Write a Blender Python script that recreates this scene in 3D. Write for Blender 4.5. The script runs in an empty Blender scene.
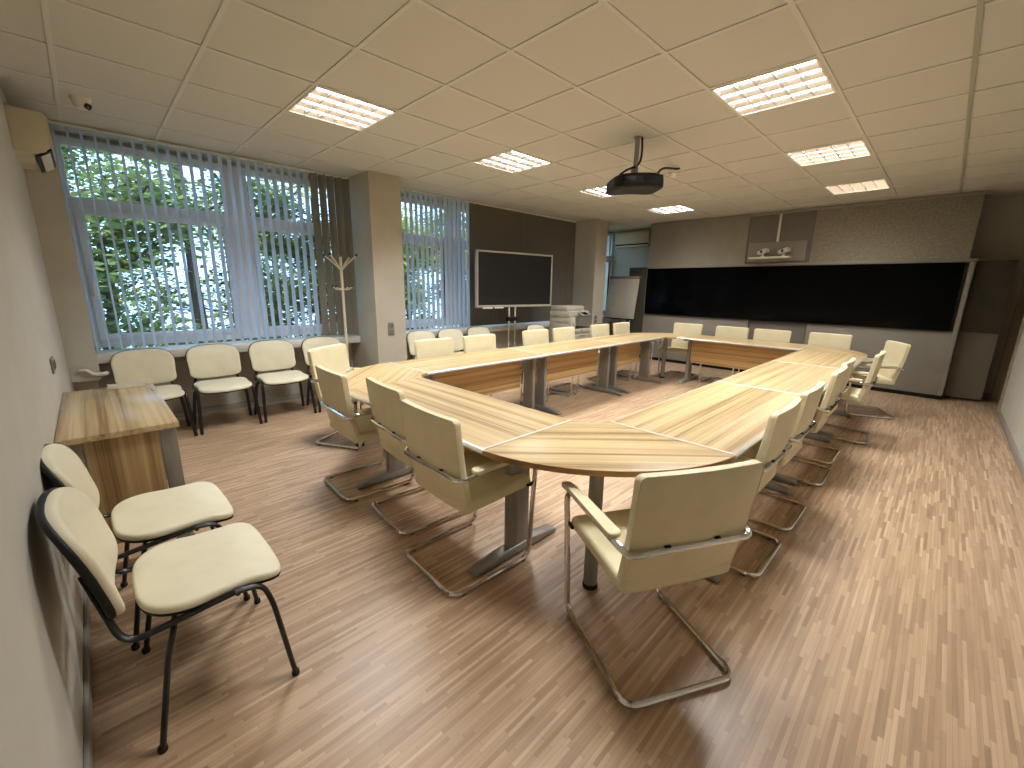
import bpy, bmesh, math, random
from mathutils import Vector, Matrix
random.seed(7)
PI = math.pi
SC = bpy.context.scene
COL = SC.collection
R = math.radians

# ------------------------------------------------------------------ helpers
def lin(c):
    return tuple(((x / 12.92) if x <= .04045 else ((x + .055) / 1.055) ** 2.4) for x in c)
def rgb(r, g, b): return lin((r / 255, g / 255, b / 255)) + (1.0,)

class MB:
    """collects shapes for one mesh"""
    def __init__(s): s.v = []; s.f = []
    def add(s, vs, fs, M=None):
        n = len(s.v)
        for p in vs:
            p = Vector(p); s.v.append((M @ p) if M else p)
        for f in fs: s.f.append(tuple(i + n for i in f))
        return s
    def box(s, x0, y0, z0, x1, y1, z1, bev=0.0, seg=2, M=None):
        bm = bmesh.new()
        bmesh.ops.create_cube(bm, size=1)
        for v in bm.verts:
            v.co = Vector(((x0 + x1) / 2 + v.co.x * (x1 - x0), (y0 + y1) / 2 + v.co.y * (y1 - y0), (z0 + z1) / 2 + v.co.z * (z1 - z0)))
        if bev > 0:
            bmesh.ops.bevel(bm, geom=bm.edges[:], offset=bev, segments=seg, profile=.5, affect='EDGES')
        s.take(bm, M); return s
    def take(s, bm, M=None):
        bm.verts.index_update()
        s.add([v.co.copy() for v in bm.verts], [[v.index for v in f.verts] for f in bm.faces], M)
        bm.free()
    def prism(s, pts, z0, z1, M=None, bev=0.0):
        """polygon in xy pulled from z0 to z1"""
        bm = bmesh.new()
        lo = [bm.verts.new((p[0], p[1], z0)) for p in pts]
        hi = [bm.verts.new((p[0], p[1], z1)) for p in pts]
        n = len(pts)
        bm.faces.new(lo[::-1]); bm.faces.new(hi)
        for i in range(n): bm.faces.new((lo[i], lo[(i + 1) % n], hi[(i + 1) % n], hi[i]))
        bmesh.ops.recalc_face_normals(bm, faces=bm.faces[:])
        if bev > 0:
            es = [e for e in bm.edges if abs(e.verts[0].co.z - e.verts[1].co.z) < 1e-6]
            bmesh.ops.bevel(bm, geom=es, offset=bev, segments=2, profile=.5, affect='EDGES')
        s.take(bm, M); return s
    def tube(s, pts, r, seg=10, closed=False, ry=None, up=None, M=None):
        """round (or oval) tube along a polyline"""
        P = [Vector(p) for p in pts]; n = len(P)
        ry = ry or r
        T = []
        for i in range(n):
            if closed: d = P[(i + 1) % n] - P[i - 1]
            else: d = P[min(i + 1, n - 1)] - P[max(i - 1, 0)]
            T.append(d.normalized())
        u = Vector(up) if up else Vector((0, 0, 1))
        if abs(u.dot(T[0])) > .95: u = Vector((1, 0, 0)) if not up else Vector((0, 1, 0))
        N = (u - T[0] * u.dot(T[0])).normalized()
        Ns = [N]
        for i in range(1, n):
            q = T[i - 1].rotation_difference(T[i])
            N = q @ N
            N = (N - T[i] * N.dot(T[i])).normalized(); Ns.append(N)
        tw = 0
        if closed:
            N2 = T[-1].rotation_difference(T[0]) @ Ns[-1]
            tw = math.atan2(T[0].dot(N2.cross(Ns[0])), N2.dot(Ns[0]))
        vs = []; fs = []
        for i in range(n):
            B = T[i].cross(Ns[i]); a0 = tw * i / n
            for k in range(seg):
                a = 2 * PI * k / seg + a0
                vs.append(P[i] + Ns[i] * (r * math.cos(a)) + B * (ry * math.sin(a)))
        m = n if closed else n - 1
        for i in range(m):
            j = (i + 1) % n
            for k in range(seg):
                fs.append((i * seg + k, i * seg + (k + 1) % seg, j * seg + (k + 1) % seg, j * seg + k))
        if not closed:
            fs.append(tuple(range(seg))[::-1]); fs.append(tuple((n - 1) * seg + k for k in range(seg)))
        s.add(vs, fs, M); return s
    def lathe(s, prof, seg=20, M=None):
        """profile [(r,z)...] turned about z"""
        vs = []; fs = []; n = len(prof)
        for r, z in prof:
            for k in range(seg):
                a = 2 * PI * k / seg; vs.append((r * math.cos(a), r * math.sin(a), z))
        for i in range(n - 1):
            for k in range(seg):
                fs.append((i * seg + k, i * seg + (k + 1) % seg, (i + 1) * seg + (k + 1) % seg, (i + 1) * seg + k))
        if prof[0][0] > 1e-5: fs.append(tuple(range(seg))[::-1])
        if prof[-1][0] > 1e-5: fs.append(tuple((n - 1) * seg + k for k in range(seg)))
        s.add(vs, fs, M); return s
    def slab(s, outline, th, er, dome=0.0, under=0.0, fn=None, M=None):
        """upholstered pad: outline in xy, thickness th, rounded rim er, domed top; fn bends every point"""
        n = len(outline)
        rings = []
        big = max(max(abs(p[0]), abs(p[1])) for p in outline)
        def ring(sc, z): rings.append([(p[0] * sc, p[1] * sc, z) for p in outline])
        def dz(sc): return dome * (1 - sc * sc)
        e = er / big
        for sc in (.0001, .2, .4, .6, .75, .88): ring(sc, th / 2 + dz(sc))
        for k in range(5):
            a = PI / 2 * (1 - k / 4); ring(1 - e + e * math.cos(a), th / 2 - er + er * math.sin(a) + dz(1 - e + e * math.cos(a)))
        for k in range(5):
            a = -PI / 2 * k / 4; ring(1 - e + e * math.cos(a), -th / 2 + er + er * math.sin(a))
        for sc in (.75, .5, .25, .0001): ring(sc, -th / 2 - under * (1 - sc * sc))
        vs = [p for r_ in rings for p in r_]
        if fn: vs = [fn(Vector(p)) for p in vs]
        fs = []
        for i in range(len(rings) - 1):
            for k in range(n):
                fs.append((i * n + k, (i + 1) * n + k, (i + 1) * n + (k + 1) % n, i * n + (k + 1) % n))
        s.add(vs, fs, M); return s
    def build(s, name, mat, parent=None, angle=35, loc=None):
        me = bpy.data.meshes.new(name)
        me.from_pydata([tuple(v) for v in s.v], [], s.f)
        bm = bmesh.new(); bm.from_mesh(me)
        bmesh.ops.remove_doubles(bm, verts=bm.verts[:], dist=1e-5)
        bmesh.ops.recalc_face_normals(bm, faces=bm.faces[:]); bm.to_mesh(me); bm.free()
        for p in me.polygons: p.use_smooth = True
        me.set_sharp_from_angle(angle=R(angle))
        me.materials.append(mat)
        o = bpy.data.objects.new(name, me); COL.objects.link(o)
        if parent: o.parent = parent
        if loc: o.location = loc
        return o

def fillet(pts, rad, seg=6, closed=False):
    """round the corners of a polyline"""
    P = [Vector(p) for p in pts]; n = len(P); out = []
    for i in range(n):
        if not closed and i in (0, n - 1): out.append(P[i]); continue
        a, b, c = P[i - 1], P[i], P[(i + 1) % n]
        r = rad[i] if isinstance(rad, (list, tuple)) else rad
        la, lc = (a - b).length, (c - b).length
        d = min(r, la * .48, lc * .48)
        p, q = b + (a - b).normalized() * d, b + (c - b).normalized() * d
        for k in range(seg + 1):
            t = k / seg
            out.append(p * (1 - t) ** 2 + b * (2 * t * (1 - t)) + q * t * t)
    return out

def rrect(w, h, r, n=6):
    pts = []
    for cx, cy, a0 in ((w / 2 - r, h / 2 - r, 0), (-w / 2 + r, h / 2 - r, 90), (-w / 2 + r, -h / 2 + r, 180), (w / 2 - r, -h / 2 + r, 270)):
        for k in range(n + 1):
            a = R(a0 + 90 * k / n); pts.append((cx + r * math.cos(a), cy + r * math.sin(a)))
    # add points along straight sides so that pads can bend
    out = []
    for i in range(len(pts)):
        a, b = Vector(pts[i]), Vector(pts[(i + 1) % len(pts)])
        m = max(1, int((b - a).length / .05))
        for k in range(m): out.append(tuple(a.lerp(b, k / m)))
    return out

def tag(o, label=None, cat=None, group=None, kind=None):
    if label: o['label'] = label
    if cat: o['category'] = cat
    if group: o['group'] = group
    if kind: o['kind'] = kind
    return o
def empty(name, loc=(0, 0, 0), rz=0.0):
    o = bpy.data.objects.new(name, None); COL.objects.link(o)
    o.empty_display_size = .1
    o.location = loc; o.rotation_euler = (0, 0, rz); return o
def copy_tree(o, parent=None):
    c = o.copy(); COL.objects.link(c)
    if parent: c.parent = parent
    for ch in list(o.children): copy_tree(ch, c)
    return c

# ------------------------------------------------------------------ materials
def mat(name, col, rough=.5, metal=0.0, spec=.5, coat=0.0):
    m = bpy.data.materials.new(name); m.use_nodes = True
    b = m.node_tree.nodes['Principled BSDF']
    b.inputs['Base Color'].default_value = col
    b.inputs['Roughness'].default_value = rough
    b.inputs['Metallic'].default_value = metal
    b.inputs['Specular IOR Level'].default_value = spec
    b.inputs['Coat Weight'].default_value = coat
    return m
def N(m, t, **kw):
    n = m.node_tree.nodes.new(t)
    for k, v in kw.items(): setattr(n, k, v)
    return n
def L(m, a, b): m.node_tree.links.new(a, b)
def math_node(m, op, a, b=None):
    n = N(m, 'ShaderNodeMath', operation=op)
    for i, x in enumerate((a, b)):
        if x is None: continue
        if isinstance(x, (int, float)): n.inputs[i].default_value = x
        else: L(m, x, n.inputs[i])
    return n.outputs[0]
def noisy(name, col, col2, scale, rough=.6, bump=0.0, detail=3, metal=0.0, bscale=None, stretch=None, spec=.5):
    m = mat(name, col, rough, metal, spec)
    b = m.node_tree.nodes['Principled BSDF']
    tc = N(m, 'ShaderNodeTexCoord')
    src = tc.outputs['Object']
    if stretch:
        mp = N(m, 'ShaderNodeMapping'); mp.inputs['Scale'].default_value = stretch; L(m, src, mp.inputs[0]); src = mp.outputs[0]
    nz = N(m, 'ShaderNodeTexNoise'); nz.inputs['Scale'].default_value = scale; nz.inputs['Detail'].default_value = detail
    L(m, src, nz.inputs['Vector'])
    rp = N(m, 'ShaderNodeValToRGB'); rp.color_ramp.elements[0].position = .35; rp.color_ramp.elements[1].position = .65
    rp.color_ramp.elements[0].color = col; rp.color_ramp.elements[1].color = col2
    L(m, nz.outputs['Fac'], rp.inputs[0]); L(m, rp.outputs[0], b.inputs['Base Color'])
    if bump:
        n2 = N(m, 'ShaderNodeTexNoise'); n2.inputs['Scale'].default_value = bscale or scale; L(m, src, n2.inputs['Vector'])
        bp = N(m, 'ShaderNodeBump'); bp.inputs['Strength'].default_value = bump; bp.inputs['Distance'].default_value = .004
        L(m, n2.outputs['Fac'], bp.inputs['Height']); L(m, bp.outputs[0], b.inputs['Normal'])
    return m

def wood(name, pale, mid, dark, along='x', rough=.3, scale=1.0):
    """streaked light veneer, grain along one local axis"""
    m = mat(name, pale, rough)
    b = m.node_tree.nodes['Principled BSDF']
    tc = N(m, 'ShaderNodeTexCoord'); oi = N(m, 'ShaderNodeObjectInfo')
    sh = N(m, 'ShaderNodeVectorMath', operation='ADD')
    cb = N(m, 'ShaderNodeCombineXYZ')
    r10 = math_node(m, 'MULTIPLY', oi.outputs['Random'], 37.0)
    for i in range(3): L(m, r10, cb.inputs[i])
    L(m, tc.outputs['Object'], sh.inputs[0]); L(m, cb.outputs[0], sh.inputs[1])
    def stretched(sa, sb, sc_, det):
        mp = N(m, 'ShaderNodeMapping')
        S = {'x': (sa, sb, sb), 'y': (sb, sa, sb), 'z': (sb, sb, sa)}[along]
        mp.inputs['Scale'].default_value = S
        L(m, sh.outputs[0], mp.inputs[0])
        nz = N(m, 'ShaderNodeTexNoise'); nz.inputs['Scale'].default_value = sc_; nz.inputs['Detail'].default_value = det
        nz.inputs['Roughness'].default_value = .62
        L(m, mp.outputs[0], nz.inputs['Vector']); return nz.outputs['Fac']
    a = stretched(.16, 12 * scale, 1.6, 4)
    c = stretched(.30, 44 * scale, 1.6, 3)
    mix = math_node(m, 'ADD', math_node(m, 'MULTIPLY', a, .66), math_node(m, 'MULTIPLY', c, .34))
    rp = N(m, 'ShaderNodeValToRGB')
    e = rp.color_ramp.elements
    e[0].position = .39; e[0].color = dark; e[1].position = .575; e[1].color = pale
    k = e.new(.47); k.color = mid
    L(m, mix, rp.inputs[0]); L(m, rp.outputs[0], b.inputs['Base Color'])
    return m

M = {}
M['wall'] = noisy('wall_paint', rgb(192, 189, 178), rgb(196, 193, 182), 6, .75, .06, bscale=160)
M['wall_dark'] = noisy('wall_paint_taupe', rgb(180, 171, 153), rgb(186, 177, 159), 6, .75, .05, bscale=160)
M['pillar'] = noisy('pillar_paint', rgb(178, 171, 155), rgb(183, 176, 160), 5, .75, .05, bscale=150)
M['white_trim'] = noisy('white_gloss_paint', rgb(222, 220, 212), rgb(228, 226, 219), 5, .4)
M['grey_trim'] = noisy('grey_baseboard', rgb(150, 146, 136), rgb(158, 153, 143), 8, .5)
M['tbar'] = mat('ceiling_runner_white', rgb(208, 206, 199), .5)
M['tbar_grey'] = mat('ceiling_runner_grey', rgb(168, 168, 156), .5)
M['pvc'] = mat('window_pvc_white', rgb(226, 230, 236), .35)
M['chrome'] = noisy('chrome', (.80, .80, .80, 1), (.74, .74, .75, 1), 30, .10, metal=1.0)
M['steel'] = noisy('brushed_grey_metal', rgb(138, 135, 128), rgb(150, 147, 140), 3, .40, metal=.30, stretch=(60, 60, 2))
M['alu'] = noisy('pale_aluminium_edge', rgb(196, 193, 184), rgb(206, 202, 194), 12, .38, metal=.35)
M['black'] = noisy('black_plastic', rgb(16, 15, 15), rgb(22, 21, 20), 60, .48, spec=.35)
M['black_metal'] = noisy('black_lacquer', rgb(20, 19, 19), rgb(27, 26, 25), 30, .32)
M['leather'] = noisy('cream_leatherette', rgb(218, 206, 169), rgb(224, 212, 176), 9, .46, .10, bscale=420)
M['leather_iso'] = noisy('ivory_leatherette', rgb(230, 222, 194), rgb(236, 228, 200), 9, .42, .10, bscale=420)
M['wood'] = wood('zebra_light_wood', rgb(196, 172, 128), rgb(178, 151, 107), rgb(142, 114, 75), 'x', .38)
M['wood_panel'] = wood('zebra_light_wood_panel', rgb(216, 186, 132), rgb(196, 162, 108), rgb(164, 128, 80), 'x', .42)
M['wood_edge'] = wood('wood_edge_band', rgb(168, 128, 78), rgb(150, 112, 66), rgb(126, 92, 52), 'x', .45)
M['desk_wood'] = wood('brown_streaked_veneer', rgb(206, 182, 142), rgb(184, 157, 117), rgb(146, 118, 82), 'y', .20, .8)
M['desk_panel'] = wood('brown_streaked_veneer_panel', rgb(200, 172, 126), rgb(178, 147, 102), rgb(138, 108, 70), 'z', .42, .8)
M['cream_plastic'] = noisy('cream_plastic', rgb(206, 198, 174), rgb(211, 203, 180), 10, .42)
M['white_plastic'] = noisy('white_plastic', rgb(226, 222, 210), rgb(230, 226, 215), 10, .4)
M['grey_plastic'] = noisy('grey_plastic', rgb(128, 124, 116), rgb(136, 131, 123), 10, .45)
M['panel_grey'] = noisy('grey_wall_panel', rgb(138, 133, 122), rgb(145, 140, 129), 4, .62, .05, bscale=200)
M['panel_dark'] = noisy('dark_grey_wall_panel', rgb(112, 107, 100), rgb(118, 113, 105), 4, .6)
M['panel_wing'] = noisy('charcoal_olive_panel', rgb(72, 69, 59), rgb(78, 74, 63), 4, .55)
M['panel_wing_low'] = noisy('olive_grey_panel', rgb(122, 116, 100), rgb(128, 121, 105), 4, .55)
M['panel_mottle'] = noisy('mottled_acoustic_panel', rgb(132, 126, 112), rgb(152, 146, 131), 38, .8, .15, detail=5)
M['screen'] = mat('black_screen_glass', rgb(5, 5, 6), .10, 0, .08)
M['screen_matt'] = mat('dark_screen_antiglare', rgb(30, 30, 29), .32, 0, .5)
M['edge_white'] = noisy('pale_joint_strip', rgb(206, 203, 194), rgb(212, 209, 200), 12, .45)
M['bezel'] = noisy('display_bezel_silver', rgb(176, 171, 158), rgb(182, 177, 164), 20, .4, metal=.2)
M['jamb'] = noisy('beige_door_jamb', rgb(156, 144, 122), rgb(162, 150, 128), 6, .5)
M['copier'] = noisy('copier_grey_white', rgb(176, 170, 154), rgb(182, 176, 160), 10, .45)
M['paper'] = noisy('white_board_sheet', rgb(182, 179, 168), rgb(188, 185, 174), 5, .45)
M['lens'] = mat('camera_lens_glass', rgb(10, 10, 12), .05, 0, .7)
M['reflector'] = mat('louvre_mirror_aluminium', (.93, .93, .93, 1), .32, 1.0)
M['rubber'] = mat('black_rubber', rgb(20, 20, 20), .7)
M['ground'] = noisy('yard_grass_soil', rgb(96, 112, 60), rgb(128, 128, 84), 2, .95)
M['bark'] = noisy('tree_bark', rgb(70, 58, 46), rgb(104, 88, 70), 9, .9, .6, stretch=(3, 3, .6))

def floor_mat():
    m = mat('strip_laminate_floor', (1, 1, 1, 1), .36)
    b = m.node_tree.nodes['Principled BSDF']
    tc = N(m, 'ShaderNodeTexCoord'); sp = N(m, 'ShaderNodeSeparateXYZ'); L(m, tc.outputs['Object'], sp.inputs[0])
    W, LEN = .0145, .26
    yy = math_node(m, 'DIVIDE', sp.outputs['Y'], W); row = math_node(m, 'FLOOR', yy)
    wn = N(m, 'ShaderNodeTexWhiteNoise', noise_dimensions='1D'); L(m, row, wn.inputs['W'])
    xx = math_node(m, 'ADD', math_node(m, 'DIVIDE', sp.outputs['X'], LEN), math_node(m, 'MULTIPLY', wn.outputs['Value'], 19.0))
    cell = math_node(m, 'FLOOR', xx)
    cv = N(m, 'ShaderNodeCombineXYZ'); L(m, row, cv.inputs[0]); L(m, cell, cv.inputs[1])
    w2 = N(m, 'ShaderNodeTexWhiteNoise', noise_dimensions='2D'); L(m, cv.outputs[0], w2.inputs['Vector'])
    mp = N(m, 'ShaderNodeMapping'); mp.inputs['Scale'].default_value = (2.2, 60, 1); L(m, tc.outputs['Object'], mp.inputs[0])
    nz = N(m, 'ShaderNodeTexNoise'); nz.inputs['Scale'].default_value = 1.5; nz.inputs['Detail'].default_value = 4; L(m, mp.outputs[0], nz.inputs['Vector'])
    f = math_node(m, 'ADD', math_node(m, 'MULTIPLY', w2.outputs['Value'], .54), math_node(m, 'MULTIPLY', nz.outputs['Fac'], .50))
    rp = N(m, 'ShaderNodeValToRGB'); e = rp.color_ramp.elements
    e[0].position = .12; e[0].color = rgb(150, 122, 96); e[1].position = .95; e[1].color = rgb(222, 196, 164)
    k = e.new(.45); k.color = rgb(180, 150, 120); k = e.new(.72); k.color = rgb(197, 167, 136)
    L(m, f, rp.inputs[0])
    fy = math_node(m, 'FRACT', yy); fx = math_node(m, 'FRACT', xx)
    ey = math_node(m, 'LESS_THAN', fy, .05); ex = math_node(m, 'LESS_THAN', fx, .006)
    gap = math_node(m, 'MAXIMUM', ey, ex)
    mx = N(m, 'ShaderNodeMix', data_type='RGBA'); L(m, math_node(m, 'MULTIPLY', gap, .45), mx.inputs['Factor'])
    L(m, rp.outputs[0], mx.inputs[6]); mx.inputs[7].default_value = rgb(88, 62, 42)
    L(m, mx.outputs[2], b.inputs['Base Color'])
    return m
M['floor'] = floor_mat()

def ceil_mat():
    m = mat('mineral_ceiling_tile', rgb(214, 202, 176), .85)
    b = m.node_tree.nodes['Principled BSDF']
    tc = N(m, 'ShaderNodeTexCoord')
    nz = N(m, 'ShaderNodeTexNoise'); nz.inputs['Scale'].default_value = 120; nz.inputs['Detail'].default_value = 4; L(m, tc.outputs['Object'], nz.inputs['Vector'])
    bp = N(m, 'ShaderNodeBump'); bp.inputs['Strength'].default_value = .25; bp.inputs['Distance'].default_value = .003
    L(m, nz.outputs['Fac'], bp.inputs['Height']); L(m, bp.outputs[0], b.inputs['Normal'])
    rp = N(m, 'ShaderNodeValToRGB'); rp.color_ramp.elements[0].color = rgb(198, 196, 189); rp.color_ramp.elements[1].color = rgb(207, 205, 198)
    L(m, nz.outputs['Fac'], rp.inputs[0]); L(m, rp.outputs[0], b.inputs['Base Color'])
    return m
M['ceiling'] = ceil_mat()

def sheet_mat(name, col, trans):
    """thin woven slat cloth that lets some light through"""
    m = bpy.data.materials.new(name); m.use_nodes = True
    nt = m.node_tree; nt.nodes.clear()
    out = N(m, 'ShaderNodeOutputMaterial'); d = N(m, 'ShaderNodeBsdfDiffuse'); t = N(m, 'ShaderNodeBsdfTranslucent'); mx = N(m, 'ShaderNodeMixShader')
    tc = N(m, 'ShaderNodeTexCoord'); nz = N(m, 'ShaderNodeTexNoise'); nz.inputs['Scale'].default_value = 90; L(m, tc.outputs['Object'], nz.inputs['Vector'])
    rp = N(m, 'ShaderNodeValToRGB'); rp.color_ramp.elements[0].color = tuple(c * .93 for c in col[:3]) + (1,); rp.color_ramp.elements[1].color = col
    L(m, nz.outputs['Fac'], rp.inputs[0])
    L(m, rp.outputs[0], d.inputs[0]); L(m, rp.outputs[0], t.inputs[0])
    mx.inputs[0].default_value = trans
    L(m, d.outputs[0], mx.inputs[1]); L(m, t.outputs[0], mx.inputs[2]); L(m, mx.outputs[0], out.inputs[0])
    return m
M['slat_white'] = sheet_mat('white_slat_cloth', rgb(224, 230, 240), .5)
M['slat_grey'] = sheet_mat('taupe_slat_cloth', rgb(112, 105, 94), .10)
M['slat_grey_painted_lit'] = sheet_mat('taupe_slat_cloth_painted_lit', rgb(142, 134, 119), .12)  # same taupe cloth, colour made paler to imitate the extra light on that blind
M['leaf'] = sheet_mat('green_leaf', rgb(128, 144, 88), .45)
M['leaf_yellow'] = sheet_mat('yellow_green_leaf', rgb(176, 178, 106), .45)

def glass_mat():
    m = bpy.data.materials.new('window_glass'); m.use_nodes = True
    nt = m.node_tree; nt.nodes.clear()
    out = N(m, 'ShaderNodeOutputMaterial'); t = N(m, 'ShaderNodeBsdfTransparent'); g = N(m, 'ShaderNodeBsdfGlossy'); mx = N(m, 'ShaderNodeMixShader')
    t.inputs[0].default_value = (.93, .96, .97, 1); g.inputs['Roughness'].default_value = .02
    fr = N(m, 'ShaderNodeFresnel'); fr.inputs[0].default_value = 1.45
    L(m, fr.outputs[0], mx.inputs[0]); L(m, t.outputs[0], mx.inputs[1]); L(m, g.outputs[0], mx.inputs[2]); L(m, mx.outputs[0], out.inputs[0])
    return m
M['glass'] = glass_mat()
def emit_mat(name, col, st):
    m = bpy.data.materials.new(name); m.use_nodes = True
    b = m.node_tree.nodes['Principled BSDF']
    b.inputs['Base Color'].default_value = (.9, .9, .9, 1)
    b.inputs['Emission Color'].default_value = col; b.inputs['Emission Strength'].default_value = st
    return m
LAMP_COL = (.97, .99, 1.0)
M['tube_light'] = emit_mat('fluorescent_tube', (1.0, .93, .84, 1), 20.0)

# ------------------------------------------------------------------ room numbers
H = 2.6965
XL, XB, YR, YW = -.265, 8.80, -3.79, 2.50      # left wall, back wall, right wall, window wall (under the sill)
YG = 2.56                                      # plane of the window glass
YB = 2.25                                      # plane of the blinds
G = .6

def structure(o): o['kind'] = 'structure'; return o

# floor and ceiling
structure(MB().box(XL - .2, YR - 1.2, -.12, XB + .2, YW + .3, 0).build('floor', M['floor']))
LIGHT_CELLS = {(2, 0), (5, 0), (8, 0), (11, 0), (5, -4), (8, -4), (11, -4), (2, -4)}
cm = MB().box(XL - .2, YR - 1.2, H + .12, XB + .2, YW + .3, H + .30)
xs = [XL - .2] + [G * b for b in range(0, 15)] + [XB + .2]
ys = [YR - 1.2] + [G * a for a in range(-6, 5)] + [YW + .3]
for i in range(len(xs) - 1):
    for j in range(len(ys) - 1):
        if (i - 1, j - 7) in LIGHT_CELLS: continue
        cm.add([(xs[i], ys[j], H + .002), (xs[i], ys[j + 1], H + .002), (xs[i + 1], ys[j + 1], H + .002), (xs[i + 1], ys[j], H + .002)], [(0, 1, 2, 3)])
structure(cm.build('ceiling', M['ceiling']))
g1, g2 = MB(), MB()
for b in range(0, 15):
    x = G * b
    if x < XB: g1.box(x - .012, YR, H - .004, x + .012, YW, H + .004)
for a in range(-6, 5):
    y = G * a
    if YR < y < YW: (g2 if a == -5 else g1).box(XL, y - .012, H - .0045, XB, y + .012, H + .004)
structure(g1.build('trim_1', M['tbar'])); structure(g2.build('trim_2', M['tbar_grey']))

# walls
structure(MB().box(XL - .2, YR - .2, 0, XL, YW + .3, H).build('wall_left', M['wall']))
structure(MB().box(XL, YR - .2, 0, 7.70, YR, H).build('wall_right', M['wall']))
structure(MB().box(7.70, YR - .2, 2.05, XB, YR, H).build('wall_right_over_door', M['wall']))
structure(MB().box(XB, YR - 1.2, 0, XB + .2, YW + .3, H).build('wall_back', M['wall']))
structure(MB().box(7.5, YR - 1.2, 0, XB, YR - 1.0, H).box(7.5, YR - 1.0, 0, 7.7, YR - .2, H).build('wall_passage', M['wall']))
ww = MB()
ww.box(XL, YW, 0, XB, YW + .3, .70)                   # below the windows
ww.box(XL, YG + .02, 2.65, XB, YG + .3, H)            # above
for x0, x1 in ((XL, -.10), (2.42, 2.82), (6.96, 7.33)):
    ww.box(x0, YW, .70, x1, YW + .3, H)
structure(ww.build('wall_window', M['wall']))
structure(MB().box(2.42, 1.745, 0, 2.82, YW, H).build('pillar_1', M['pillar']))
structure(MB().box(6.96, 1.745, 0, 7.33, YW, H).build('pillar_2', M['pillar']))
structure(MB().box(XL, 2.12, .56, -.075, YW, H).box(XL, 2.30, 0, -.10, YW, .56).build('wall_corner_boxing', M['wall']))
# baseboards
structure(MB().box(XL, YR, 0, XL + .014, YW, .07, .004).build('baseboard_left', M['grey_trim']))
structure(MB().box(XL, YR, 0, 7.70, YR + .014, .075, .004).build('baseboard_right', M['grey_trim']))
structure(MB().box(-.1, YW - .014, 0, XB, YW, .07, .004).build('baseboard_window', M['grey_trim']))
structure(MB().box(XB - .014, YR - 1.0, 0, XB, -3.2, .07, .004).build('baseboard_back', M['grey_trim']))
# door on the far end of the right wall
d = structure(MB().box(7.62, YR - .02, 0, 7.70, YR + .02, 2.09).box(7.70, YR - .2, 0, 7.725, YR + .02, 2.05).box(7.62, YR - .02, 2.05, 8.79, YR + .02, 2.13).box(8.72, YR - .2, 0, 8.79, YR + .02, 2.05).build('door_1', M['jamb']))
# window sills (one run between the pillars each)
for i, (x0, x1) in enumerate(((-.13, 2.42), (2.82, 6.96), (7.33, XB))):
    structure(MB().box(x0, 2.215, .69, x1, YG, .775, .006).build('trim_%d' % (3 + i), M['white_trim']))

def window(name, x0, x1, mull, z0=.80, z1=2.655, sash=None):
    e = structure(empty(name, (x0, YG, z0)))
    f = MB(); w = .07
    Mx = Matrix.Translation((-x0, -YG, -z0))
    y0, y1 = YG - .03, YG + .04
    f.box(x0, y0, z0, x0 + w, y1, z1, .006, M=Mx); f.box(x1 - w, y0, z0, x1, y1, z1, .006, M=Mx)
    f.box(x0 + w, y0 + .002, z0, x1 - w, y1, z0 + w, .006, M=Mx); f.box(x0 + w, y0 + .002, z1 - w, x1 - w, y1, z1, .006, M=Mx)
    for a, b in mull: f.box(a, y0 + .001, z0 + .02, b, y1, z1 - .02, .006, M=Mx)
    f.box(x0 + .02, y0 + .003, 2.07, x1 - .02, y1, 2.16, .006, M=Mx)
    edges = [x0 + w] + [q for ab in mull for q in ab] + [x1 - w]
    for k in range(0, len(edges), 2):
        a, b = edges[k], edges[k + 1]
        s = .055                      # opening sash in the lower pane
        for (p, q, r_, t) in ((a, z0 + w, a + s, 2.07), (b - s, z0 + w, b, 2.07), (a + s, z0 + w, b - s, z0 + w + s), (a + s, 2.07 - s, b - s, 2.07)):
            f.box(p, y0 - .015, q, r_, y0 + .03, t, .005, M=Mx)
    f.build('window_frame', M['pvc'], e)
    gl = MB()
    for k in range(0, len(edges), 2):
        a, b = edges[k], edges[k + 1]
        for q, t in ((z0 + w, 2.07), (2.16, z1 - w)):
            gl.add([(a, YG, q), (b, YG, q), (b, YG, t), (a, YG, t)], [(0, 1, 2, 3)], Mx)
    gl.build('glass_pane', M['glass'], e)
    # handle on the first sash
    hb = MB().box(edges[0] + .012, YG - .062, 1.28, edges[0] + .04, YG - .045, 1.36, .004, M=Mx).box(edges[0] + .018, YG - .085, 1.30, edges[0] + .034, YG - .058, 1.44, .005, M=Mx)
    hb.build('handle', M['white_plastic'], e)
    return e
window('window_1', -.10, 2.42, [(1.15, 1.38)])
window('window_2', 2.82, 6.96, [(4.07, 4.36), (5.40, 5.62)])
window('window_3', 7.33, 8.80, [])

# ------------------------------------------------------------------ blinds
def blind(x0, x1, pitch, width, ang, m, label, z0=.80, jitter=2.0, wide_last=False, ztop=H - .018):
    e = empty('vertical_blind', (x0, YB, z0)); tag(e, label, 'blind')
    MB().box(0, -.020, H - z0 - .024, x1 - x0, .020, H - z0 - .0055, .004).build('headrail', M['white_plastic'], e)
    s = MB(); n = max(2, int((x1 - x0) / pitch)); rnd = random.Random(int(x0 * 100))
    for i in range(n):
        cx = (x1 - x0) * (i + .5) / n
        a = R(ang + rnd.uniform(-jitter, jitter)); dx, dy = math.sin(a), math.cos(a)      # slat direction across its width
        vs = []; k = 4
        for j in range(k + 1):
            t = (j / k - .5) * width; bow = .006 * (1 - (2 * j / k - 1) ** 2)
            px, py = cx + dx * t + dy * bow, dy * t - dx * bow
            vs += [(px, py, rnd.uniform(0, .004)), (px, py, ztop - z0)]
        s.add(vs, [(2 * j, 2 * j + 2, 2 * j + 3, 2 * j + 1) for j in range(k)])
    s.build('slats', m, e, angle=60)
    return e
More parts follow.
